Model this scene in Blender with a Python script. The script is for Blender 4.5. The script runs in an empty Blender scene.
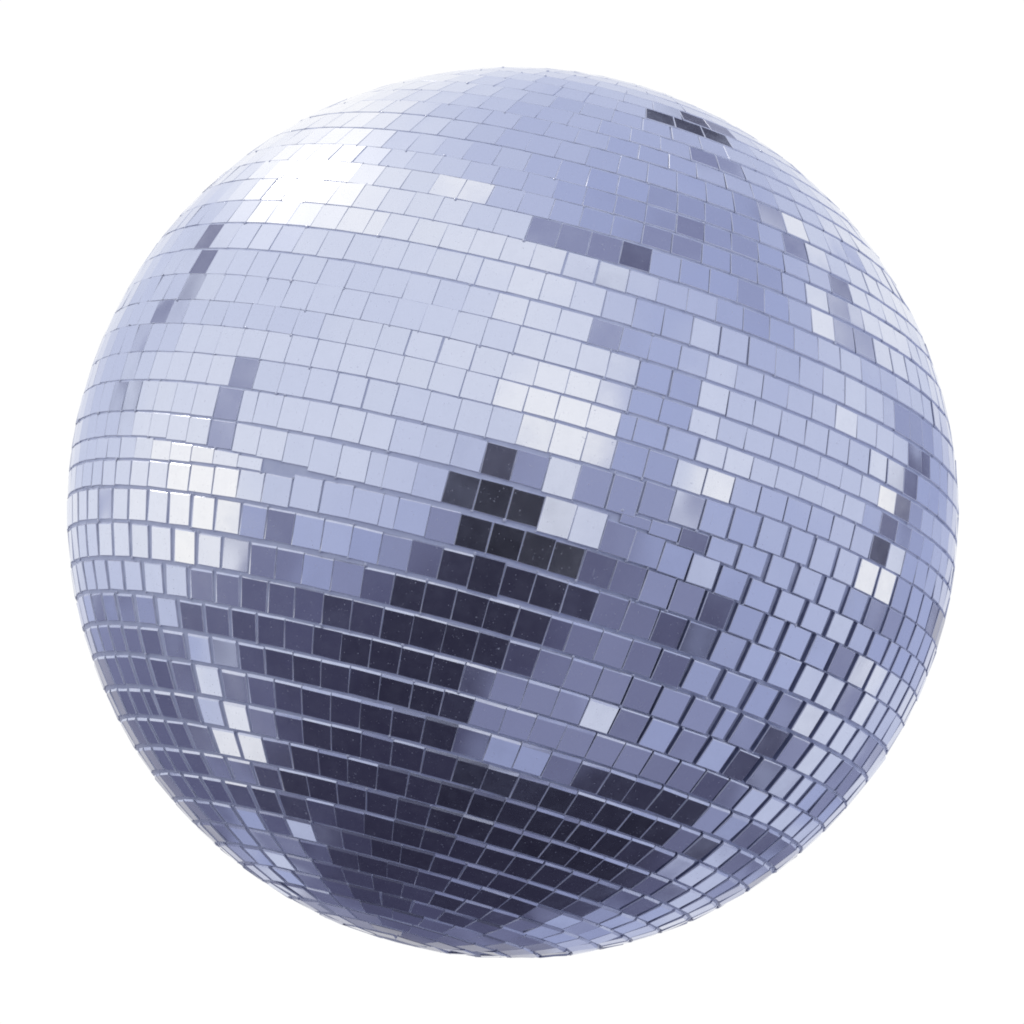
"""Faceted mirror ball, close-up on a plain white background.
World axes: the ball hangs with its axis along Z; the camera looks up at it slightly and is rolled."""
import bpy, math, random
from mathutils import Vector, Matrix

random.seed(11)
RAD = math.radians
R = 0.15                                   # ball radius, metres
CENTRE = Vector((0.0, 0.0, 2.2))
ROLL, PITCH, DIST = RAD(15.2), RAD(-8.5), 10.0

# ---------------------------------------------------------------- camera frame in ball axes
def camera_frame():
    A = Vector((math.sin(ROLL)*math.cos(PITCH), math.cos(ROLL)*math.cos(PITCH), math.sin(PITCH)))  # ball axis seen from the camera
    X = Vector((A.y, -A.x, 0.0)).normalized()
    Z = X.cross(A)
    if Z.z < 0: Z = -Z
    # rows of the matrix turn a camera-frame vector into (x, y, z) of the ball: x = X, y = -Z, z = A
    return Matrix((X, -Z, A))
M3 = camera_frame()
TO_CAM = M3 @ Vector((0, 0, 1))

scene = bpy.context.scene
col = scene.collection

# ---------------------------------------------------------------- node helper
class Nodes:
    def __init__(self, tree):
        self.t = tree; self.t.nodes.clear()
    def new(self, kind, **kw):
        n = self.t.nodes.new(kind)
        for k, v in kw.items(): setattr(n, k, v)
        return n
    def link(self, a, b): self.t.links.new(a, b)
    def put(self, sock, v):
        if hasattr(v, 'links') or isinstance(v, bpy.types.NodeSocket): self.link(v, sock)
        else: sock.default_value = v
    def math(self, op, a, b=None, c=None, clamp=False):
        n = self.new('ShaderNodeMath', operation=op); n.use_clamp = clamp
        for i, v in enumerate((a, b, c)):
            if v is not None: self.put(n.inputs[i], v)
        return n.outputs[0]
    def vmath(self, op, a, b=None, scale=None):
        n = self.new('ShaderNodeVectorMath', operation=op)
        self.put(n.inputs[0], a)
        if b is not None: self.put(n.inputs[1], b)
        if scale is not None: self.put(n.inputs['Scale'], scale)
        return n.outputs['Value'] if op in ('DOT_PRODUCT', 'LENGTH') else n.outputs['Vector']
    def noise(self, vec, scale, detail=2.0, rough=0.5):
        n = self.new('ShaderNodeTexNoise'); self.put(n.inputs['Vector'], vec)
        n.inputs['Scale'].default_value = scale; n.inputs['Detail'].default_value = detail
        n.inputs['Roughness'].default_value = rough
        return n.outputs['Fac']
    def maprange(self, v, a, b, c, d, smooth=False):
        n = self.new('ShaderNodeMapRange', interpolation_type='SMOOTHSTEP' if smooth else 'LINEAR')
        self.put(n.inputs['Value'], v)
        for k, x in zip(('From Min', 'From Max', 'To Min', 'To Max'), (a, b, c, d)): n.inputs[k].default_value = x
        return n.outputs['Result']

def lin(c):
    c = c/255.0
    return c/12.92 if c <= 0.04045 else ((c+0.055)/1.055)**2.4

# ---------------------------------------------------------------- painted surroundings: what the mirrors see
# The light arriving from all round, painted so each tile reflects its chosen tone: 64 bands of the half-way direction,
# each a run of brightness steps (0 darkest .. 9 brightest).
BANDS = """
-1.000:3.5 -0.119:3 -0.065:2.5 -0.027:2 0.027:2.5 0.104:3 0.111:3.5 0.127:3 0.134:2.5 0.142:2 0.150:1.5 0.158:2 0.165:2.75 0.173:3.5
-1.000:6.5 -0.288:5 -0.265:6.5 -0.227:3.25 -0.219:2.75 -0.196:2.25 -0.150:1.75 -0.096:1.25 0.027:1.75 0.088:1.25 0.119:1.75 0.127:2.25 0.142:3 0.158:2.25 0.181:1.75 0.196:2.75 0.204:3.25 0.211:3.75 0.234:3.25 0.242:2.75 0.250:2.25 0.257:2.75 0.265:3.5 0.273:4.25 0.280:5.25 0.296:2.25
-1.000:4.25 -0.373:4.75 -0.342:4.25 -0.327:6.75 -0.280:3.75 -0.257:3.25 -0.242:2.75 -0.227:2.25 -0.204:1.75 -0.173:1.25 0.058:0.75 0.127:1.25 0.188:0.75 0.196:1.25 0.211:2 0.219:2.5 0.227:3 0.234:3.5 0.257:2.75 0.273:2.25 0.288:3 0.296:3.5 0.303:4.25 0.319:4.75
-1.000:2.5 -0.419:4.5 -0.388:6.5 -0.342:3 -0.273:3.5 -0.250:4.5 -0.211:2 -0.196:1.5 -0.173:1 0.158:0.5 0.211:1 0.242:1.5 0.280:3.5 0.334:5.25 0.388:3.5 0.396:4 0.411:4.5 0.426:5
-1.000:2.75 -0.465:2.25 -0.434:5 -0.350:2.25 -0.303:2.75 -0.288:6.25 -0.219:1.75 -0.204:1.25 -0.119:0.75 0.357:1.25 0.380:1.75 0.388:4.5 0.449:5 0.465:5.5
-1.000:2.75 -0.511:2.25 -0.442:1.75 -0.373:1.25 -0.280:1.75 -0.234:1.25 -0.142:0.75 0.403:1.25 0.411:4.75 0.442:2 0.496:5.25 0.534:6.5
-1.000:2.75 -0.549:2.25 -0.473:1.75 -0.457:4 -0.411:1.5 -0.334:1 0.019:0.5 0.434:1 0.449:2.25 0.526:5 0.549:5.5 0.572:6.5
-1.000:2.75 -0.572:2.25 -0.503:1.75 -0.488:4 -0.434:1.5 -0.357:1 0.019:0.5 0.457:1 0.473:2.25 0.542:6.25 0.634:5.75
-1.000:2.75 -0.611:2.25 -0.534:2.75 -0.519:7 -0.488:8.5 -0.403:2.5 -0.357:1 0.012:0.5 0.442:1 0.488:1.5 0.503:2 0.519:2.5 0.526:3 0.542:3.75 0.549:6.25 0.626:4.25 0.665:4.75
-1.000:2.75 -0.642:2.25 -0.557:2.75 -0.549:7 -0.511:8.5 -0.503:6 -0.480:8.25 -0.426:3 -0.365:2.5 -0.350:2 -0.334:1.5 -0.311:1 0.035:0.5 0.480:1 0.496:2.75 0.511:1.5 0.526:2 0.542:2.5 0.549:3 0.565:3.5 0.572:6.25 0.657:4.25 0.695:4.75
-1.000:2.75 -0.657:2.25 -0.572:2.75 -0.557:3.5 -0.549:6 -0.503:7 -0.496:8.25 -0.442:3 -0.380:2.5 -0.365:2 -0.350:1.5 -0.327:1 0.035:0.5 0.496:1 0.519:2.75 0.565:1 0.611:6 0.642:3 0.711:5 0.726:3
-1.000:2.75 -0.657:2.25 -0.588:3 -0.580:3.75 -0.572:8 -0.534:7.25 -0.488:2.75 -0.426:2.25 -0.403:1.75 -0.365:1.25 -0.188:0.75 0.027:1.25 0.035:2 0.042:3.25 0.050:4.75 0.219:3 0.296:0.75 0.549:4.25 0.619:4.75 0.642:2.25 0.718:3 0.734:5 0.749:3
-1.000:3.25 -0.734:2.75 -0.680:2.25 -0.603:3.25 -0.595:4 -0.588:8 -0.549:7.25 -0.503:2.75 -0.434:2.25 -0.419:1.75 -0.373:1.25 -0.188:0.75 0.035:2 0.042:3 0.050:4.75 0.227:3 0.303:0.75 0.565:4.25 0.642:4.75 0.657:2.25 0.757:3 0.772:3.75 0.780:4.25
-1.000:3.25 -0.718:2.75 -0.672:2.25 -0.619:5.25 -0.572:6.5 -0.511:2.25 -0.465:1.75 -0.396:1.25 -0.219:0.75 0.004:1.25 0.012:2.75 0.019:3.75 0.426:3.25 0.534:1.75 0.603:4 0.611:4.5 0.619:5 0.626:5.75 0.703:6.25 0.764:2.25 0.780:3 0.795:3.75 0.803:4.25
-1.000:4.5 -0.803:4 -0.780:3.5 -0.764:3 -0.711:2.5 -0.634:5.25 -0.588:6.5 -0.526:2.25 -0.480:1.75 -0.411:1.25 -0.219:0.75 0.004:1.25 0.012:2.5 0.019:3.75 0.442:3.25 0.549:1.75 0.619:4 0.626:4.5 0.634:5 0.642:5.75 0.718:6.25 0.811:5.75
-1.000:4.25 -0.841:5.75 -0.826:3.25 -0.795:4.75 -0.788:2.5 -0.772:4.25 -0.757:2.5 -0.741:4.25 -0.703:4.75 -0.680:6.25 -0.642:3.75 -0.634:2.25 -0.588:2.75 -0.565:2.25 -0.511:1.75 -0.357:1.25 -0.273:0.75 0.012:1.5 0.019:3.75 0.234:4.25 0.250:7.25 0.327:3 0.373:4.75 0.480:3.5 0.526:5.25 0.580:1.25 0.657:5.75 0.665:2.75 0.703:6.25 0.772:5 0.849:5.5
-1.000:5.5 -0.841:3.25 -0.811:4.75 -0.803:2.5 -0.788:4 -0.772:2.5 -0.757:4.25 -0.718:4.75 -0.695:6.25 -0.649:2.25 -0.603:2.75 -0.580:2.25 -0.519:1.75 -0.365:1.25 -0.280:0.75 0.012:1.5 0.019:3.75 0.234:4.25 0.257:7.25 0.334:3 0.380:4.75 0.488:3.5 0.542:5.25 0.595:1.25 0.672:5.75 0.680:2.75 0.718:6.25 0.788:5
-1.000:5.5 -0.872:6.5 -0.726:7 -0.680:6.25 -0.672:7 -0.626:3.25 -0.511:2.25 -0.357:1.75 -0.327:1.25 -0.242:0.75 0.058:1.25 0.088:1.75 0.111:2.25 0.127:2.75 0.150:3.25 0.181:3.75 0.334:3.25 0.373:3.75 0.396:4.25 0.526:4.75 0.588:4.25 0.603:3.75 0.611:1 0.665:3 0.672:3.75 0.741:7 0.764:6.5 0.811:3.75 0.864:6.5 0.880:5
-1.000:6.5 -0.734:7 -0.642:4.75 -0.634:3.25 -0.519:2.25 -0.365:1.75 -0.334:1.25 -0.242:0.75 0.058:1.25 0.096:1.75 0.111:2.25 0.127:2.75 0.150:3.25 0.181:3.75 0.334:3.25 0.380:3.75 0.403:4.25 0.534:4.75 0.603:4.25 0.619:1 0.672:3 0.680:3.75 0.749:7 0.780:6.5 0.818:3.75 0.880:6.5
-1.000:6.5 -0.841:7.75 -0.749:8.25 -0.680:9.25 -0.611:8 -0.549:3.75 -0.511:3.25 -0.434:4.25 -0.403:4.75 -0.365:4.25 -0.303:3.25 -0.265:2.25 -0.242:1.75 -0.219:1.25 -0.188:0.75 0.134:1.5 0.150:2 0.158:2.5 0.173:3 0.204:3.5 0.327:3 0.350:2.5 0.442:4.75 0.649:4.25 0.672:2.25 0.695:7.5 0.734:3.25 0.764:7 0.826:6.25 0.849:3.75 0.895:6.5
-1.000:7.25 -0.857:7.75 -0.757:8.25 -0.695:9.25 -0.619:8 -0.557:3.75 -0.519:3.25 -0.434:4.25 -0.411:4.75 -0.373:4.25 -0.303:3.25 -0.265:2.25 -0.219:1.25 -0.188:0.75 0.134:1.25 0.142:1.75 0.158:2.25 0.165:2.75 0.188:3.25 0.250:3.75 0.311:3.25 0.357:2.5 0.442:4.75 0.657:4.25 0.680:2.25 0.703:7.5 0.741:3.25 0.772:7 0.841:6.5 0.872:4 0.910:6.5
-1.000:7.25 -0.864:7.75 -0.764:8.25 -0.703:9.25 -0.626:8 -0.565:3.75 -0.526:3.25 -0.442:4.25 -0.419:4.75 -0.373:4.25 -0.311:3.25 -0.273:2.25 -0.227:1.25 -0.188:0.75 -0.134:1.5 -0.119:0.75 0.150:2 0.181:3 0.211:3.5 0.342:3 0.365:2.5 0.449:4.75 0.665:4.25 0.688:2.25 0.711:7.5 0.749:3.25 0.780:7 0.849:6.25 0.887:4 0.926:6.5 0.941:4
-1.000:7.5 -0.880:4.5 -0.864:7.75 -0.811:8.25 -0.734:8.75 -0.703:9.5 -0.588:6.5 -0.565:5.75 -0.557:4.75 -0.503:3.25 -0.442:5.25 -0.319:4.75 -0.273:4.25 -0.211:3.25 -0.196:2.75 -0.150:1.75 -0.119:0.75 0.196:1.75 0.234:2.75 0.257:3.25 0.342:2.75 0.357:2.25 0.388:0.75 0.457:4.5 0.526:5.25 0.680:5.75 0.703:6.25 0.711:7 0.780:3.75 0.811:7.25 0.872:6.25
-1.000:7.5 -0.887:4.5 -0.880:7.75 -0.818:8.25 -0.741:8.75 -0.711:9.5 -0.595:6.5 -0.572:5.75 -0.565:4.75 -0.503:3 -0.449:5 -0.434:5.5 -0.350:5 -0.296:4.5 -0.257:4 -0.204:3 -0.158:2 -0.119:0.75 0.204:1.75 0.234:2.75 0.257:3.25 0.365:2.25 0.396:0.75 0.465:4.5 0.534:5.25 0.688:5.75 0.711:6.25 0.718:7 0.788:3.75 0.818:7.25 0.880:6.25
-1.000:7.25 -0.857:7.75 -0.803:8.25 -0.734:9.5 -0.595:8.25 -0.572:7.75 -0.557:7.25 -0.542:6.75 -0.434:6.25 -0.319:5.75 -0.204:5.25 -0.173:4 -0.104:0.25 0.181:1.5 0.188:2.25 0.250:2.75 0.273:3.25 0.296:3.75 0.327:4.25 0.380:3.75 0.411:3.25 0.434:1.5 0.503:4.25 0.526:4.75 0.565:5.25 0.734:2.5 0.757:5.25 0.764:3.5 0.811:7.75 0.864:6.5
-1.000:7 -0.887:7.5 -0.834:8 -0.772:8.5 -0.741:9.5 -0.603:8.5 -0.588:8 -0.572:7.5 -0.557:7 -0.534:6.5 -0.388:6 -0.257:5.5 -0.173:4 -0.104:0.25 0.181:1.5 0.188:2.25 0.250:2.75 0.280:3.25 0.303:3.75 0.327:4.25 0.380:3.75 0.419:3.25 0.434:1.5 0.503:4.25 0.526:4.75 0.565:5.25 0.741:2.5 0.764:3.5 0.818:7.75 0.872:6.5
-1.000:6.75 -0.880:7.25 -0.841:7.75 -0.795:8.75 -0.672:8.25 -0.595:7.75 -0.549:7.25 -0.426:6.75 -0.334:6.25 -0.250:5.75 -0.173:5.25 -0.142:3.25 -0.134:1.75 -0.119:0.75 -0.042:0.25 0.073:7.75 0.142:7.25 0.181:4.25 0.219:3.25 0.296:4.75 0.365:3.25 0.403:6.25 0.449:5.25 0.496:4.75 0.542:5.25 0.580:5.75 0.718:6.25 0.741:6.75 0.780:5.5 0.803:5 0.918:5.5
-1.000:7 -0.864:7.5 -0.834:8 -0.795:8.75 -0.711:7.75 -0.680:4.25 -0.649:7.5 -0.503:7 -0.319:6.5 -0.234:6 -0.158:4.75 -0.150:0.25 0.073:7.75 0.142:7.25 0.181:4.25 0.219:3.25 0.296:4.75 0.373:3.25 0.403:6.25 0.457:5.25 0.496:4.75 0.549:5.25 0.588:5.75 0.718:6.25 0.749:6.75 0.780:5.5 0.803:5 0.926:5.5 0.987:6
-1.000:6.5 -0.895:2.25 -0.872:7.25 -0.841:7.75 -0.680:4.25 -0.649:7.5 -0.503:7 -0.319:6.5 -0.234:6 -0.158:4.5 -0.150:0.25 0.073:7.75 0.142:7.25 0.181:4.25 0.219:3.25 0.288:4.5 0.357:2.5 0.434:5.5 0.680:6 0.749:5.5 0.764:5 0.780:2.5 0.826:4.25 0.887:4.75 0.910:5.25
-1.000:6.75 -0.903:2.5 -0.887:7 -0.849:7.5 -0.672:4 -0.649:7.25 -0.311:6.75 -0.196:6.25 -0.142:5.75 -0.119:5.25 -0.104:4.25 -0.096:3.25 -0.088:2.5 -0.081:1 -0.027:2.25 -0.004:4.25 0.050:7.5 0.111:4.25 0.357:2.5 0.434:5.25 0.611:5.75 0.757:5.25 0.780:2.5 0.826:4.25 0.895:4.75 0.918:5.25
-1.000:6.5 -0.910:2.5 -0.887:7 -0.849:7.5 -0.672:4 -0.649:7.25 -0.311:6.75 -0.196:6.25 -0.119:5.25 -0.104:4 -0.096:3.25 -0.088:1 -0.027:2.25 -0.004:4.25 0.050:7.5 0.111:4.25 0.319:7.25 0.357:3.75 0.388:4.75 0.396:5.25 0.457:4.75 0.488:5.25 0.580:5.75 0.726:6.25 0.741:6.75 0.757:8.75 0.834:5.25 0.849:4.75 0.895:5.25 0.934:5.75 0.957:2.5
-1.000:6.5 -0.910:2.5 -0.887:7 -0.849:7.5 -0.672:4 -0.649:7.25 -0.311:6.75 -0.196:6.25 -0.142:5.75 -0.119:5.25 -0.104:4 -0.096:3.25 -0.088:1 -0.027:2.25 -0.004:4.25 0.050:7.5 0.111:4.25 0.319:7.25 0.357:3.75 0.388:5 0.519:5.5 0.665:6 0.734:6.5 0.749:7 0.757:8.75 0.834:5.25 0.849:4.75 0.895:5.25 0.934:5.75 0.957:2.5
-1.000:6.5 -0.895:7 -0.841:7.5 -0.672:3.75 -0.634:7 -0.119:6.5 -0.081:7 -0.012:8.5 0.142:4.75 0.327:6.75 0.342:7.25 0.350:8.5 0.426:6.5 0.449:6 0.473:5.5 0.672:6 0.772:1 0.811:7.25 0.857:5 0.918:5.5 0.972:6
-1.000:6.5 -0.895:7 -0.841:7.5 -0.672:3.75 -0.634:7 -0.119:6.5 -0.081:7 -0.012:8.5 0.142:4.75 0.327:6.75 0.342:7.25 0.350:8.5 0.426:6.5 0.449:6 0.473:5.5 0.672:6 0.772:1 0.811:7.25 0.849:5 0.918:5.5 0.972:6
-1.000:6.5 -0.918:3.75 -0.895:6.75 -0.803:7.25 -0.088:8.5 0.158:5.75 0.173:5 0.265:5.5 0.327:6 0.350:6.5 0.365:7 0.380:7.5 0.396:8 0.419:7.5 0.442:7 0.465:6.5 0.726:6 0.749:5.25 0.764:4.5 0.780:3.75 0.788:3.25 0.795:2.5 0.834:4.75 0.887:5.25 0.918:5.75
-1.000:6.5 -0.910:3.75 -0.895:6.75 -0.803:7.25 -0.088:8.5 0.158:5.75 0.165:5.25 0.303:5.75 0.342:6.25 0.357:6.75 0.373:7.5 0.396:8 0.419:7.5 0.442:7 0.457:6.5 0.726:6 0.741:5.5 0.757:5 0.764:4.5 0.772:4 0.780:3.5 0.788:2.5 0.834:4.75 0.880:5.25 0.918:5.75
-1.000:6.75 -0.864:3.5 -0.834:6.75 -0.480:7.25 -0.065:8.25 0.142:5 0.327:5.75 0.334:7.25 0.380:6.25 0.695:6.75 0.749:9.25 0.803:2 0.841:4.5 0.857:5 0.880:5.5 0.918:6
-1.000:6.75 -0.857:3.5 -0.834:6.75 -0.480:7.25 -0.065:8.25 0.142:5 0.319:5.75 0.327:7.25 0.380:6.25 0.695:6.75 0.749:9.25 0.795:4.75 0.803:2 0.834:4.5 0.857:5 0.880:5.5 0.910:6
-1.000:6.5 -0.849:7 -0.841:3.25 -0.818:7 -0.073:7.5 0.150:5 0.303:6 0.311:7.25 0.373:6.75 0.403:6.25 0.718:6.75 0.749:7.5 0.795:2.25 0.826:5 0.903:5.5 0.957:6
-1.000:6.75 -0.834:3.25 -0.811:7 -0.073:7.5 0.150:5 0.303:6 0.311:7.25 0.373:6.75 0.403:6.25 0.711:6.75 0.741:7.5 0.788:2.25 0.826:5 0.895:5.5 0.949:6
-1.000:7 -0.826:3 -0.795:7 -0.173:7.5 0.065:6.75 0.073:4.25 0.142:5.25 0.296:7 0.357:6.25 0.426:5.75 0.519:6.25 0.619:7.75 0.665:6.75 0.788:6.25 0.803:5.75 0.818:2.25 0.849:5.25
-1.000:6.75 -0.818:3 -0.795:7 -0.173:7.5 0.065:6.75 0.073:4.25 0.142:5.25 0.288:7 0.357:6 0.565:6.5 0.619:7.75 0.665:6.75 0.780:6.25 0.795:5.75 0.811:2.25 0.841:5.25
-1.000:7 -0.834:3 -0.795:7 -0.603:7.5 0.035:7 0.073:6.5 0.104:6 0.134:5.5 0.257:6.75 0.327:6 0.411:5.5 0.503:6 0.588:6.5 0.642:7 0.695:6.5 0.741:4.5 0.857:5.75 0.934:5.25
-1.000:6.75 -0.818:3 -0.780:7.25 -0.173:7.75 0.004:7.25 0.058:6.75 0.088:6.25 0.111:5.75 0.165:5.25 0.250:6.75 0.327:6 0.411:5.5 0.496:6 0.580:6.5 0.642:7 0.688:6.5 0.726:4.5 0.841:5.75 0.918:5.25
-1.000:6.75 -0.818:7.25 -0.788:7.75 -0.749:8.25 -0.426:7.75 -0.035:7.25 0.088:6.75 0.134:6.25 0.181:5.75 0.303:5.25 0.350:4.75 0.442:5.25 0.496:5.75 0.542:6.25 0.595:6.75 0.680:5.5 0.734:6.5 0.864:6
-1.000:6.75 -0.803:7.25 -0.772:7.75 -0.741:8.25 -0.419:7.75 -0.035:7.25 0.088:6.75 0.134:6.25 0.181:5.75 0.303:5.25 0.342:4.75 0.442:5.25 0.488:5.75 0.526:6.25 0.588:6.75 0.665:5.5 0.718:6.5 0.857:6
-1.000:6.75 -0.841:7.25 -0.811:7.75 -0.772:8.25 -0.726:8.75 -0.526:8.25 -0.465:7.75 -0.350:7.25 -0.142:6.75 -0.111:4 0.050:2 0.134:5.5 0.234:5 0.334:4.5 0.411:5 0.473:5.5 0.503:6 0.526:8 0.595:4.25 0.657:7.5 0.757:7 0.849:6.5 0.887:6
-1.000:7 -0.811:7.5 -0.780:8 -0.749:8.5 -0.619:9 -0.542:8.5 -0.488:8 -0.426:7.5 -0.265:7 -0.111:4 0.050:2 0.134:5.5 0.234:5 0.327:4.5 0.403:5 0.465:5.5 0.496:6 0.519:8 0.580:4.25 0.642:7.5 0.741:7 0.834:6.5
-1.000:7 -0.841:7.75 -0.764:8.25 -0.726:8.75 -0.542:8.25 -0.488:7.75 -0.434:7.25 -0.342:8.5 -0.265:6.5 -0.196:6 -0.104:5.5 -0.035:5 0.081:4 0.227:4.75 0.426:5.25 0.465:5.75 0.496:6.25 0.511:7.75 0.565:7.25 0.572:4 0.611:7.5 0.649:8 0.757:7.5 0.780:7 0.857:6.5
-1.000:7.75 -0.749:8.25 -0.711:8.75 -0.526:8.25 -0.480:7.75 -0.426:7.25 -0.334:8.5 -0.257:6.5 -0.196:6 -0.096:5.5 -0.027:5 0.081:4 0.219:4.75 0.411:5.25 0.457:5.75 0.488:6.25 0.503:7.75 0.557:4 0.595:7.5 0.634:8 0.741:7.5 0.764:7
-1.000:7.75 -0.788:8.25 -0.726:8.75 -0.565:8.25 -0.519:7.75 -0.473:7.25 -0.396:6.75 -0.280:6.25 -0.227:5.75 -0.104:5.25 -0.004:4.75 0.150:3.75 0.227:4.5 0.365:5 0.411:5.5 0.457:6 0.511:6.5 0.534:3.5 0.580:7.75 0.764:7.25
-1.000:8.25 -0.703:8.75 -0.572:8.25 -0.503:7.75 -0.465:7.25 -0.380:6.75 -0.273:6.25 -0.219:5.75 -0.104:5.25 -0.004:4.75 0.142:3.75 0.219:4.5 0.357:5 0.396:5.5 0.449:6 0.496:6.5 0.519:3.5 0.542:7 0.580:7.5 0.649:8 0.757:7.5
-1.000:8.5 -0.534:8 -0.496:7.5 -0.465:7 -0.388:6.5 -0.288:6 -0.173:5.5 -0.035:5 0.104:4.5 0.327:5 0.373:5.5 0.411:6 0.419:3.75 0.473:6.5 0.480:8 0.526:7 0.565:7.5 0.626:8 0.734:7.5
-1.000:8.5 -0.534:8 -0.488:7.5 -0.442:7 -0.373:6.5 -0.296:6 -0.173:5.5 0.058:5 0.334:3.75 0.388:5.75 0.396:8.25 0.465:6.75 0.503:7.25 0.542:5 0.588:7.75
-1.000:8.75 -0.542:8.25 -0.496:7.75 -0.449:7.25 -0.396:6.75 -0.327:6.25 -0.250:5.75 -0.081:5.25 0.273:4.75 0.319:3.75 0.373:5.75 0.380:8.25 0.449:7 0.511:7.5 0.526:5 0.565:7.75
-1.000:8.75 -0.526:8.25 -0.465:7.75 -0.426:7.25 -0.388:6.75 -0.319:6.25 -0.234:5.75 -0.042:5.25 0.173:5.75 0.319:5.25 0.350:5.75 0.380:6.25 0.419:6.75 0.465:7.25 0.473:5 0.496:7.5 0.503:8
-1.000:8.75 -0.542:8.25 -0.457:7.75 -0.419:7.25 -0.380:6.75 -0.311:6.25 -0.204:5.75 -0.035:5.25 0.127:5.75 0.158:4 0.280:6 0.373:6.5 0.426:7 0.480:7.5 0.565:8
-1.000:8.5 -0.511:8 -0.411:7.5 -0.373:7 -0.327:6.5 -0.250:6 -0.073:5.5 0.150:4 0.265:6 0.357:6.5 0.403:7 0.449:7.5 0.580:8
-1.000:8.25 -0.419:7.75 -0.350:7.25 -0.296:6.75 -0.242:6.25 -0.165:5.75 0.219:6.25 0.350:6.75 0.396:7.25 0.473:7.75
-1.000:8.25 -0.365:7.75 -0.319:7.25 -0.265:6.75 -0.188:6.25 0.065:0.75 0.219:6.25 0.280:6.75 0.396:7.25 0.511:7.75
-1.000:8 -0.350:7.5 -0.296:7 -0.196:6.5 0.104:1.5 0.165:3.5 0.219:6.5 0.357:7 0.442:7.5
-1.000:8 -0.373:7.5 -0.296:7 -0.204:6.5 0.380:7.25
-1.000:7 -0.188:6.5
-1.000:6.5
""".strip().splitlines()
TONES = [(13, 12, 18), (46, 45, 67), (76, 77, 109), (104, 107, 141), (130, 135, 172), (157, 167, 209),
         (182, 190, 222), (203, 210, 234), (226, 230, 244), (252, 252, 254)]

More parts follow.
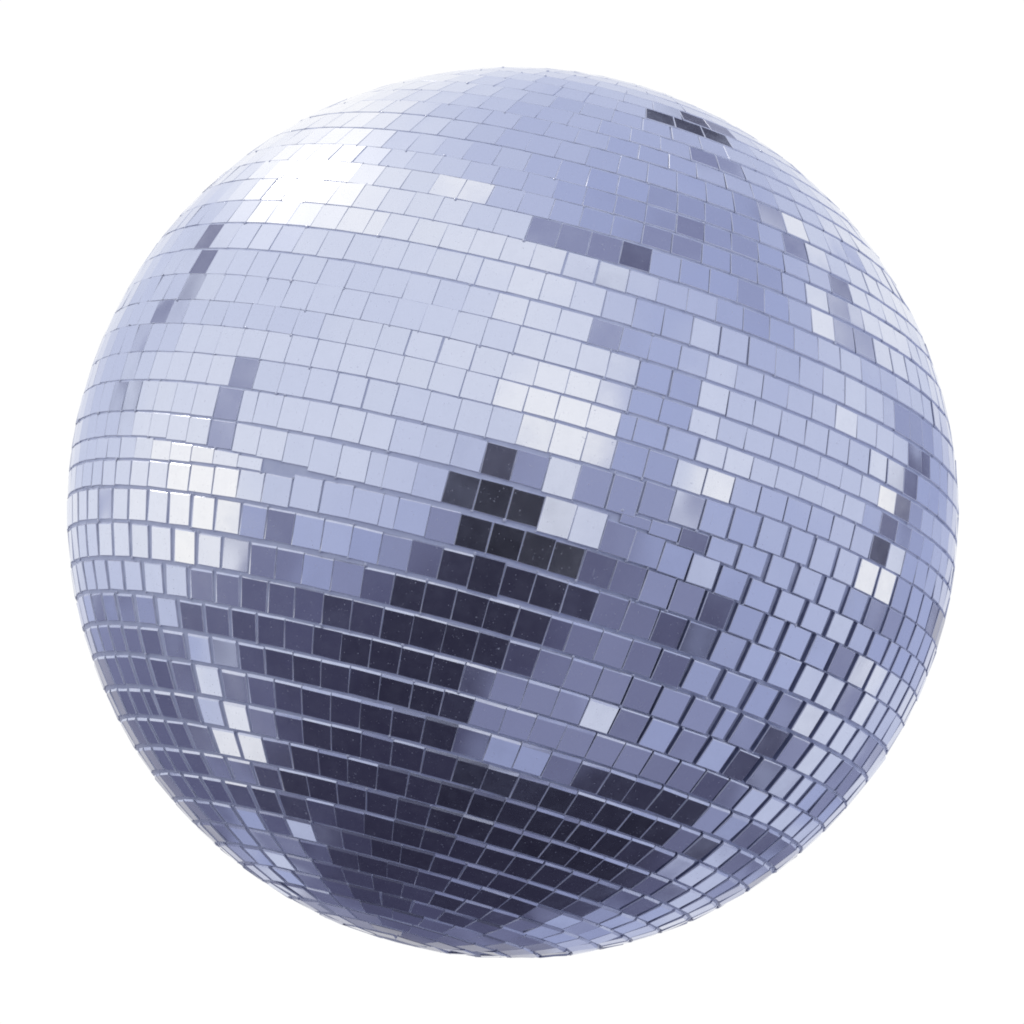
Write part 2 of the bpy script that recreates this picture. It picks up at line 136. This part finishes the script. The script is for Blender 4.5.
def build_world():
    w = bpy.data.worlds.new('World'); scene.world = w; w.use_nodes = True
    g = Nodes(w.node_tree)
    out = g.new('ShaderNodeOutputWorld')
    tc = g.new('ShaderNodeTexCoord')
    d = g.vmath('NORMALIZE', tc.outputs['Generated'])
    h = g.vmath('NORMALIZE', g.vmath('ADD', d, tuple(TO_CAM)))
    sep = g.new('ShaderNodeSeparateXYZ'); g.link(h, sep.inputs[0])
    # ragged edges at two scales
    wob = g.math('SUBTRACT', g.noise(h, 190.0, 1.0, 0.5), 0.5)
    wob2 = g.math('SUBTRACT', g.noise(h, 47.0, 2.0, 0.5), 0.5)
    p = g.math('MULTIPLY_ADD', wob, 0.009, sep.outputs['X'])
    s = g.math('MULTIPLY_ADD', wob2, 0.006, sep.outputs['Z'])
    n_b = len(BANDS)
    fac = g.math('MULTIPLY_ADD', p, 0.5, 0.5, clamp=True)
    idx = g.math('FLOOR', g.math('MINIMUM', g.math('MULTIPLY', g.math('MULTIPLY_ADD', s, 0.5, 0.5, clamp=True), float(n_b)), n_b-0.01))
    soft = g.math('SUBTRACT', g.noise(h, 9.0, 3.0, 0.55), 0.5)
    fine = g.math('SUBTRACT', g.noise(h, 210.0, 3.0, 0.6), 0.5)
    extra = g.math('MULTIPLY_ADD', soft, 0.09, g.math('MULTIPLY', fine, 0.085))
    # warmer / cooler patches at random
    hue = g.maprange(g.noise(h, 15.0, 2.0, 0.5), 0.5, 0.7, 0.0, 0.6, True)
    def leaf(i0, i1):
        acc = extra
        for i in range(i0, i1):
            ramp = g.new('ShaderNodeValToRGB'); cr = ramp.color_ramp; cr.interpolation = 'CONSTANT'
            segs = [tuple(map(float, q.split(':'))) for q in BANDS[i].split()]
            els = cr.elements
            els[0].position = 0.0
            v0 = segs[0][1]/10; els[0].color = (v0, v0, v0, 1)
            if len(segs) == 1: els.remove(els[1])
            for k, (a, v) in enumerate(segs[1:]):
                e = els[1] if k == 0 else els.new(0.5*a+0.5)
                if k == 0: e.position = 0.5*a+0.5
                e.color = (v/10, v/10, v/10, 1)
            g.link(fac, ramp.inputs[0])
            m = g.math('COMPARE', idx, float(i), 0.5)
            acc = g.math('MULTIPLY_ADD', ramp.outputs[0], m, acc)
        tone = g.new('ShaderNodeValToRGB'); tr = tone.color_ramp; tr.interpolation = 'LINEAR'
        while len(tr.elements) < len(TONES): tr.elements.new(0.5)
        for i, c in enumerate(TONES):
            tr.elements[i].position = i*0.1
            tr.elements[i].color = (lin(c[0]), lin(c[1]), lin(c[2]), 1)
        g.link(acc, tone.inputs[0])
        warm = g.new('ShaderNodeMix', data_type='RGBA', blend_type='MULTIPLY')
        g.link(hue, warm.inputs[0]); g.link(tone.outputs[0], warm.inputs[6]); warm.inputs[7].default_value = (1.0, 1.0, 0.97, 1)
        bg = g.new('ShaderNodeBackground'); g.link(warm.outputs[2], bg.inputs['Color'])
        return bg.outputs[0]
    def tree(i0, i1):                       # only the branch that holds the band is worked out
        if i1-i0 <= 4: return leaf(i0, i1)
        m = (i0+i1)//2
        mx = g.new('ShaderNodeMixShader')
        g.link(g.math('GREATER_THAN', idx, m-0.5), mx.inputs[0])
        g.link(tree(i0, m), mx.inputs[1]); g.link(tree(m, i1), mx.inputs[2])
        return mx.outputs[0]
    # plain white background behind the ball
    away = g.math('MULTIPLY', g.vmath('DOT_PRODUCT', d, tuple(TO_CAM)), -1.0)
    core = g.maprange(away, math.cos(RAD(14)), math.cos(RAD(10.0)), 0.0, 0.5, True)
    halo = g.maprange(away, math.cos(RAD(34)), math.cos(RAD(15)), 0.0, 0.5, True)      # it greys off gently into the surroundings
    white = g.math('ADD', core, halo, clamp=True)
    plain = g.new('ShaderNodeBackground'); plain.inputs['Color'].default_value = (1.02, 1.02, 1.02, 1)
    mix = g.new('ShaderNodeMixShader')
    g.link(white, mix.inputs[0]); g.link(tree(0, n_b), mix.inputs[1]); g.link(plain.outputs[0], mix.inputs[2])
    g.link(mix.outputs[0], out.inputs[0])
    w.cycles.sampling_method = 'MANUAL'; w.cycles.sample_map_resolution = 512
build_world()

# ---------------------------------------------------------------- materials
def material(name):
    m = bpy.data.materials.new(name); m.use_nodes = True
    return m, Nodes(m.node_tree)

def mirror_material():
    m, g = material('mirror_glass')
    out = g.new('ShaderNodeOutputMaterial')
    geo = g.new('ShaderNodeNewGeometry'); pos = g.vmath('SCALE', geo.outputs['Position'], scale=1.0)
    mir = g.new('ShaderNodeBsdfPrincipled')
    mir.inputs['Metallic'].default_value = 1.0
    mir.inputs['Base Color'].default_value = (0.955, 0.96, 0.97, 1)
    g.link(g.maprange(g.noise(pos, 60.0, 3.0, 0.6), 0.3, 0.75, 0.065, 0.13), mir.inputs['Roughness'])
    dust = g.new('ShaderNodeBsdfDiffuse'); dust.inputs['Color'].default_value = (0.84, 0.85, 0.88, 1)
    # film of dust, cloudy, with separate grains and a few scratches
    film = g.maprange(g.noise(pos, 240.0, 5.0, 0.65), 0.42, 0.8, 0.0, 0.06)
    grain = g.maprange(g.noise(pos, 1500.0, 1.0, 0.5), 0.715, 0.79, 0.0, 0.6)
    big = g.maprange(g.noise(pos, 620.0, 2.0, 0.6), 0.745, 0.80, 0.0, 0.7)
    mp = g.new('ShaderNodeMapping'); mp.inputs['Scale'].default_value = (900, 900, 90); mp.inputs['Rotation'].default_value = (0.4, 0.7, 0.2)
    g.link(pos, mp.inputs['Vector'])
    scr = g.maprange(g.noise(mp.outputs[0], 1.0, 1.0, 0.5), 0.775, 0.81, 0.0, 0.22)
    tot = g.math('ADD', g.math('ADD', film, grain), g.math('ADD', big, scr), clamp=True)
    mx = g.new('ShaderNodeMixShader')
    wave = g.new('ShaderNodeBump'); wave.inputs['Strength'].default_value = 1.0; wave.inputs['Distance'].default_value = 0.00010
    g.link(g.noise(pos, 70.0, 0.0, 0.4), wave.inputs['Height']); g.link(wave.outputs[0], mir.inputs['Normal'])
    haze = g.new('ShaderNodeBsdfPrincipled'); haze.inputs['Metallic'].default_value = 1.0
    haze.inputs['Base Color'].default_value = (0.93, 0.93, 0.95, 1); haze.inputs['Roughness'].default_value = 0.36
    sheen = g.new('ShaderNodeMixShader'); sheen.inputs[0].default_value = 0.13
    g.link(mir.outputs[0], sheen.inputs[1]); g.link(haze.outputs[0], sheen.inputs[2])
    g.link(tot, mx.inputs[0]); g.link(sheen.outputs[0], mx.inputs[1]); g.link(dust.outputs[0], mx.inputs[2])
    g.link(mx.outputs[0], out.inputs[0])
    return m

def edge_material(name='cut_glass_edge', metal=0.0):
    m, g = material(name)
    out = g.new('ShaderNodeOutputMaterial'); b = g.new('ShaderNodeBsdfPrincipled')
    geo = g.new('ShaderNodeNewGeometry')
    n = g.noise(geo.outputs['Position'], 420.0, 3.0, 0.6)
    mx = g.new('ShaderNodeMix', data_type='RGBA')
    g.link(g.maprange(n, 0.3, 0.7, 0.0, 1.0), mx.inputs[0])
    mx.inputs[6].default_value = (0.84, 0.86, 0.93, 1); mx.inputs[7].default_value = (0.97, 0.97, 0.99, 1)
    g.link(mx.outputs[2], b.inputs['Base Color'])
    b.inputs['Roughness'].default_value = 0.27; b.inputs['Metallic'].default_value = metal; b.inputs['Specular IOR Level'].default_value = 0.7
    g.link(b.outputs[0], out.inputs[0])
    return m

def core_material():
    m, g = material('backing_plastic')
    out = g.new('ShaderNodeOutputMaterial'); b = g.new('ShaderNodeBsdfPrincipled')
    geo = g.new('ShaderNodeNewGeometry')
    n = g.noise(geo.outputs['Position'], 160.0, 4.0, 0.6)
    mx = g.new('ShaderNodeMix', data_type='RGBA')
    g.link(n, mx.inputs[0]); mx.inputs[6].default_value = (0.62, 0.66, 0.82, 1); mx.inputs[7].default_value = (0.92, 0.94, 0.98, 1)
    g.link(mx.outputs[2], b.inputs['Base Color']); b.inputs['Roughness'].default_value = 0.35
    g.link(b.outputs[0], out.inputs[0])
    return m

def shaded_side_material():
    m, g = material('shaded_tile_side')  # darker tile sides stand in for shade in the right-hand joints
    out = g.new('ShaderNodeOutputMaterial'); b = g.new('ShaderNodeBsdfPrincipled')
    geo = g.new('ShaderNodeNewGeometry')
    n = g.noise(geo.outputs['Position'], 300.0, 3.0, 0.6)
    mx = g.new('ShaderNodeMix', data_type='RGBA')
    g.link(n, mx.inputs[0]); mx.inputs[6].default_value = (0.10, 0.11, 0.18, 1); mx.inputs[7].default_value = (0.30, 0.32, 0.45, 1)
    g.link(mx.outputs[2], b.inputs['Base Color']); b.inputs['Roughness'].default_value = 0.45
    g.link(b.outputs[0], out.inputs[0])
    return m

def glue_material():
    m, g = material('dried_glue')
    out = g.new('ShaderNodeOutputMaterial'); b = g.new('ShaderNodeBsdfPrincipled')
    geo = g.new('ShaderNodeNewGeometry')
    n = g.noise(geo.outputs['Position'], 500.0, 2.0, 0.5)
    mx = g.new('ShaderNodeMix', data_type='RGBA')
    g.link(n, mx.inputs[0]); mx.inputs[6].default_value = (0.6, 0.63, 0.72, 1); mx.inputs[7].default_value = (0.95, 0.95, 0.97, 1)
    g.link(mx.outputs[2], b.inputs['Base Color']); b.inputs['Roughness'].default_value = 0.12
    b.inputs['Coat Weight'].default_value = 0.6
    g.link(b.outputs[0], out.inputs[0])
    return m

MIRROR, EDGE, LIT_EDGE, CORE, GLUE = mirror_material(), edge_material(), edge_material('lit_glass_edge', 0.8), core_material(), glue_material()  # lit edge: metallic copy that puts bright lines on chosen edges
SHADED_SIDE = shaded_side_material()

# ---------------------------------------------------------------- the rows of tiles
# latitude of every joint between rows, at left / middle / right of the side that faces the camera
# (two rows are wedges that run out, as on the real ball)
JOINTS = [(86.27, 86.27, 86.27), (82.37, 82.37, 82.37), (78.47, 78.47, 78.47), (74.57, 74.57, 74.57), (70.67, 70.67, 70.67), (66.77, 66.77, 66.77), (62.87, 62.87, 62.87), (58.97, 58.97, 58.97), (55.07, 55.07, 55.07), (51.17, 51.17, 51.17), (47.46, 47.46, 47.46), (43.86, 43.86, 43.86), (39.64, 39.64, 39.64), (35.88, 35.88, 35.88), (32.51, 32.51, 32.51), (28.97, 28.97, 28.97), (25.0, 25.0, 25.0), (21.34, 21.34, 21.34), (17.07, 17.07, 17.07), (13.51, 13.51, 13.51), (9.82, 9.82, 9.82), (6.59, 6.48, 6.63), (2.86, 3.09, 3.52), (-0.85, -0.93, 0.12), (-4.82, -5.34, -3.8), (-4.82, -5.34, -7.35), (-7.98, -9.83, -10.67), (-10.75, -9.83, -10.67), (-14.11, -14.11, -14.43), (-18.32, -18.65, -18.45), (-22.92, -22.92, -22.92), (-27.07, -27.07, -27.07), (-31.1, -31.1, -31.1), (-35.03, -35.03, -35.03), (-39.42, -39.42, -39.42), (-43.51, -43.51, -43.51), (-47.73, -47.73, -47.73), (-51.63, -51.63, -51.63), (-55.88, -55.88, -55.88), (-59.79, -59.79, -59.79), (-63.69, -63.69, -63.69), (-67.59, -67.59, -67.59), (-71.49, -71.49, -71.49), (-75.39, -75.39, -75.39), (-79.29, -79.29, -79.29), (-83.19, -83.19, -83.19), (-87.09, -87.09, -87.09)]
LON = (-50.66, -2.44, 31.72)
def joint(k, lam):
    a, b, c = JOINTS[k]
    l0, l1, l2 = LON
    if lam <= l0: v = a
    elif lam <= l1: v = a+(b-a)*(lam-l0)/(l1-l0)
    elif lam <= l2: v = b+(c-b)*(lam-l1)/(l2-l1)
    else: v = c
    f = min(1.0, max(0.0, (150-abs(lam))/50))
    return b*(1-f)+v*f

def unit(phi, lam):
    return Vector((math.cos(phi)*math.sin(lam), -math.cos(phi)*math.cos(lam), math.sin(phi)))

def smooth(x, a, b):
    t = min(1.0, max(0.0, (x-a)/(b-a))); return t*t*(3-2*t)

TILE = 0.0655                             # nominal tile side as an angle
def thick(lam, phi):  # depth shaped so joints look pale at upper left, dark at right
    """how far the tiles stand off the backing: shallow at upper left, deeper to the right and below"""
    a = smooth(math.degrees(lam), -8, 26)
    low = smooth(math.degrees(phi), 0, -12)
    low_r = low*(1-smooth(math.degrees(lam), 48, 66))*smooth(math.degrees(phi), -58, -44)
    if abs(phi) > RAD(76): return R*0.0004
    return R*(0.0007 + 0.0031*a + 0.0080*a*low_r + 0.0020*low*(1-a))
KNOWN = {23: -3.14, 25: -6.6, 27: -3.88, 28: -5.01, 29: -10.06, 30: -6.51}   # longitude of one tile centre in some rows

tiles = []                                # (size seen, verts, faces, material slots)
glue_spots = []
def make_tile(phi, lam, hw, hh, tilt_u, tilt_v, spin):
    n = unit(phi, lam)
    e = Vector((math.cos(lam), math.sin(lam), 0.0)); u = n.cross(e)
    c, s = math.cos(spin), math.sin(spin)
    e, u = e*c+u*s, u*c-e*s
    n2 = (n + e*tilt_u + u*tilt_v).normalized()
    e2 = (e - n2*e.dot(n2)).normalized(); u2 = n2.cross(e2)
    o = n*(R*0.9985)
    jit = lambda: random.uniform(-1, 1)*0.0006*R
    cor = []
    for sx, sy in ((-1, -1), (1, -1), (1, 1), (-1, 1)):
        cor.append((sx, sy, sx*hw*R*(1 - sy*0.75*hh*math.tan(phi))+jit(), sy*hh*R+jit()))
    THICK = thick(lam, phi) + 0.0004*R
    lw, dphi = math.degrees(lam), math.degrees(phi)
    low = smooth(dphi, -8, -18)*(1 - 0.85*smooth(lw, 10, 26)*smooth(dphi, -38, -30))
    deep = smooth(dphi, -24, -34)
    small = (0.0006 + 0.0008*smooth(lw, -12, 12))*R
    rnd = lambda: random.uniform(0.6, 1.3)
    b_bot, b_top = small*rnd(), (small + (0.0026 + 0.0018*deep)*R*low)*rnd()  # lower top and left bevels widened to make bright lines
    b_right, b_left = small*rnd(), (small + 0.0030*R*low*smooth(lw, -10, -40))*rnd()
    dep = [random.uniform(0.6, 1.2) for _ in range(4)]
    V = []
    for sx, sy, x, y in cor:                                                        # mirror face
        V.append(o + e2*(x - sx*(b_right if sx > 0 else b_left)) + u2*(y - sy*(b_top if sy > 0 else b_bot)))
    for i, (sx, sy, x, y) in enumerate(cor):                                        # ground edge
        V.append(o + e2*x + u2*y - n2*small*dep[i] - n2*(0.0026*R*low if sy > 0 else 0.0))
    for sx, sy, x, y in cor: V.append(o + e2*x + u2*y - n2*THICK)                   # back
    F = [(0, 1, 2, 3)]
    S = [0]
    for a in range(4):
        b = (a+1) % 4
        F.append((4+a, 4+b, b, a)); S.append(2 if dphi < -6 and (a == 2 or (a == 3 and lw < -8)) else 1)  # bright edge lines put on lower tops and left sides
        F.append((8+a, 8+b, 4+b, 4+a)); S.append(3 if a in (1, 3) and lw > 8 else 1)  # painted shade: dark column sides on the right only
    F.append((11, 10, 9, 8)); S.append(1)
    v = (TO_CAM*DIST - n).normalized()
    seen = hw*hh*max(0.0, n2.dot(v)) if n.dot(v) > 0 else 0.0
    tiles.append((seen, V, F, S))
    if n.dot(v) > 0.08:
        for sx, sy, x, y in cor:
            if random.random() < (0.30 if dphi < 5 else 0.16):
                glue_spots.append((o + e2*(x+sx*0.001*R) + u2*(y+sy*0.002*R) - n2*random.uniform(0.0, 0.5)*THICK, n2))

for k in range(len(JOINTS)-1):
    mid = RAD((JOINTS[k][1]+JOINTS[k+1][1])/2)
    rnd = random.uniform(0, 360)
    start = KNOWN.get(k, (rnd-180)*0.2)
    row_tilt = random.gauss(0, 0.0018)
    for way in (1, -1):
        lam = start; prev_half = None
        while True:
            lw = (lam+180) % 360 - 180
            t, b = RAD(joint(k, lw)), RAD(joint(k+1, lw))
            # where a wedge row has run out its neighbours close up on it
            if k > 0 and 0 < RAD(joint(k-1, lw))-t < 0.023: t += (RAD(joint(k-1, lw))-t)/2
            if k+2 < len(JOINTS) and 0 < b-RAD(joint(k+2, lw)) < 0.023: b -= (b-RAD(joint(k+2, lw)))/2
            pitch, phi = t-b, (t+b)/2
            cp, dphi = max(0.03, math.cos(phi)), math.degrees(phi)
            # joints: narrow at upper left, wide between columns at lower right, wide between rows at upper right
            right_low = smooth(dphi, 4, -6)*max(smooth(lw, 14, 34)*smooth(dphi, -36, -27), smooth(lw, 38, 52)*smooth(dphi, -62, -52))
            left_low = smooth(lw, -22, -45)*smooth(dphi, -8, -22)
            gapx = 0.0002 + 0.0150*right_low + 0.0120*left_low + abs(random.gauss(0, 0.0009))
            if random.random() < 0.03: gapx += 0.006
            up = smooth(dphi, -4, 8)
            gapy = (0.0050 + 0.0040*left_low + 0.0020*smooth(dphi, -24, -34) - 0.0022*smooth(lw, 10, 26)*smooth(dphi, -38, -30))*(1-up) + up*(0.0008 + 0.0064*smooth(lw, -12, 18))
            w = TILE*random.uniform(0.955, 1.03)
            if random.random() < 0.02: w *= random.uniform(0.5, 0.75)
            hgt = min(TILE*(random.uniform(1.0, 1.03) if pitch < 0.079 else 1.14), pitch-gapy)
            half = math.degrees((w+gapx)/cp)/2
            if prev_half is not None: lam += way*half
            if abs(lam-start)+half > 181: break
            lw = (lam+180) % 360 - 180
            if hgt > 0.021 and not (way == -1 and prev_half is None):
                side = 1 + 3.5*smooth(-lw, 50, 66) + 5.5*smooth(lw, 44, 62) + 6*smooth(-dphi, 58, 66)
                tu = random.gauss(0, 0.0026*side); tv = row_tilt + random.gauss(0, 0.0028*side)
                if random.random() < 0.012: tu += random.gauss(0, 0.014); tv += random.gauss(0, 0.014)
                off = random.uniform(-1, 1)*0.0006
                make_tile(phi+off, RAD(lw), w/2, hgt/2, tu, tv, random.gauss(0, 0.006))
            if way == -1 and prev_half is None: half = first_half
            if way == 1 and prev_half is None: first_half = half
            prev_half = half
            lam += way*half

# ---------------------------------------------------------------- the objects
def mesh_object(name, V, F, mats, slots=None, parent=None, smooth_shade=False):
    me = bpy.data.meshes.new(name); me.from_pydata([tuple(v) for v in V], [], F); 
    for m in mats: me.materials.append(m)
    if slots: me.polygons.foreach_set('material_index', slots)
    if smooth_shade: me.polygons.foreach_set('use_smooth', [True]*len(me.polygons))
    me.update()
    o = bpy.data.objects.new(name, me); col.objects.link(o)
    if parent: o.parent = parent
    return o

ball = bpy.data.objects.new('mirror_ball', None); col.objects.link(ball)
ball.location = CENTRE; ball.empty_display_size = R*0.4
ball['label'] = 'silver mirror ball covered in small square mirror tiles, on a plain white background'
ball['category'] = 'mirror ball'

def sphere(r, seg, ring):
    V = [Vector((0, 0, r))]; F = []
    for i in range(1, ring):
        a = math.pi*i/ring
        for j in range(seg):
            b = 2*math.pi*j/seg
            V.append(Vector((r*math.sin(a)*math.cos(b), r*math.sin(a)*math.sin(b), r*math.cos(a))))
    V.append(Vector((0, 0, -r)))
    for j in range(seg): F.append((0, 1+j, 1+(j+1) % seg))
    for i in range(ring-2):
        for j in range(seg):
            a, b = 1+i*seg+j, 1+i*seg+(j+1) % seg
            F.append((a, a+seg, b+seg, b))
    l = len(V)-1; base = 1+(ring-2)*seg
    for j in range(seg): F.append((base+j, l, base+(j+1) % seg))
    return V, F
V, F = sphere(1.0, 160, 80)
V = [v*(R*0.9985 - 0.96*thick(math.atan2(v.x, -v.y), math.asin(max(-1, min(1, v.z))))) for v in V]
mesh_object('core', V, F, [CORE], parent=ball, smooth_shade=True)

tiles.sort(key=lambda t: -t[0])
for seen, V, F, S in tiles[:100]:
    mesh_object('mirror_tile', V, F, [MIRROR, EDGE, LIT_EDGE, SHADED_SIDE], S, ball)
V, F, S = [], [], []
for seen, v, f, s in tiles[100:]:
    b = len(V); V += v; F += [tuple(i+b for i in q) for q in f]; S += s
rest = mesh_object('mirror_tiles', V, F, [MIRROR, EDGE, LIT_EDGE, SHADED_SIDE], S, ball)
rest['kind'] = 'stuff'

# dried glue that has squeezed out at tile corners
V, F = [], []
sv, sf = sphere(1.0, 8, 5)
for p, n in glue_spots:
    r = R*random.choice((0.0012, 0.0016, 0.0018, 0.0022, 0.0026, 0.0034))
    q = n.to_track_quat('Z', 'Y'); st = Vector((random.uniform(0.6, 1.3), random.uniform(0.6, 1.5), 0.55))
    b = len(V)
    for v in sv: V.append(p + q @ Vector((v.x*st.x*r, v.y*st.y*r, v.z*st.z*r)))
    F += [tuple(i+b for i in f) for f in sf]
gl = mesh_object('dried_glue', V, F, [GLUE], parent=ball, smooth_shade=True)
gl['kind'] = 'stuff'

# ---------------------------------------------------------------- light: hazy sun at the upper left, the one that glares in the tiles
n_c = Vector((-0.45, 0.73, 0)); n_c.z = math.sqrt(1-n_c.length_squared)          # where it glares, in camera axes
n_b = M3 @ n_c
to_sun = 2*n_b.dot(TO_CAM)*n_b - TO_CAM
sl = bpy.data.lights.new('sun', 'SUN'); sl.energy = 0.6; sl.angle = RAD(8); sl.color = (1.0, 0.97, 0.93)
so = bpy.data.objects.new('sun', sl); col.objects.link(so)
so.rotation_euler = to_sun.to_track_quat('Z', 'Y').to_euler(); so.location = CENTRE + to_sun*3

# ---------------------------------------------------------------- camera
cd = bpy.data.cameras.new('camera'); co = bpy.data.objects.new('camera', cd); col.objects.link(co)
cd.sensor_width = 36; cd.lens = 36*446*math.sqrt(DIST**2-1)/1024
cd.shift_x = -0.8/1024; cd.shift_y = 0.6/1024
cd.clip_start = 0.05; cd.clip_end = 100
co.matrix_world = Matrix.Translation(CENTRE + TO_CAM*DIST*R) @ M3.to_4x4()
scene.camera = co

scene.view_settings.view_transform = 'Standard'; scene.view_settings.look = 'None'
scene.view_settings.exposure = 0; scene.view_settings.gamma = 1
scene.render.film_transparent = False
scene.cycles.pixel_filter_type = 'BLACKMAN_HARRIS'; scene.cycles.filter_width = 1.9; scene.cycles.max_bounces = 6; scene.cycles.glossy_bounces = 4; scene.cycles.sample_clamp_indirect = 4
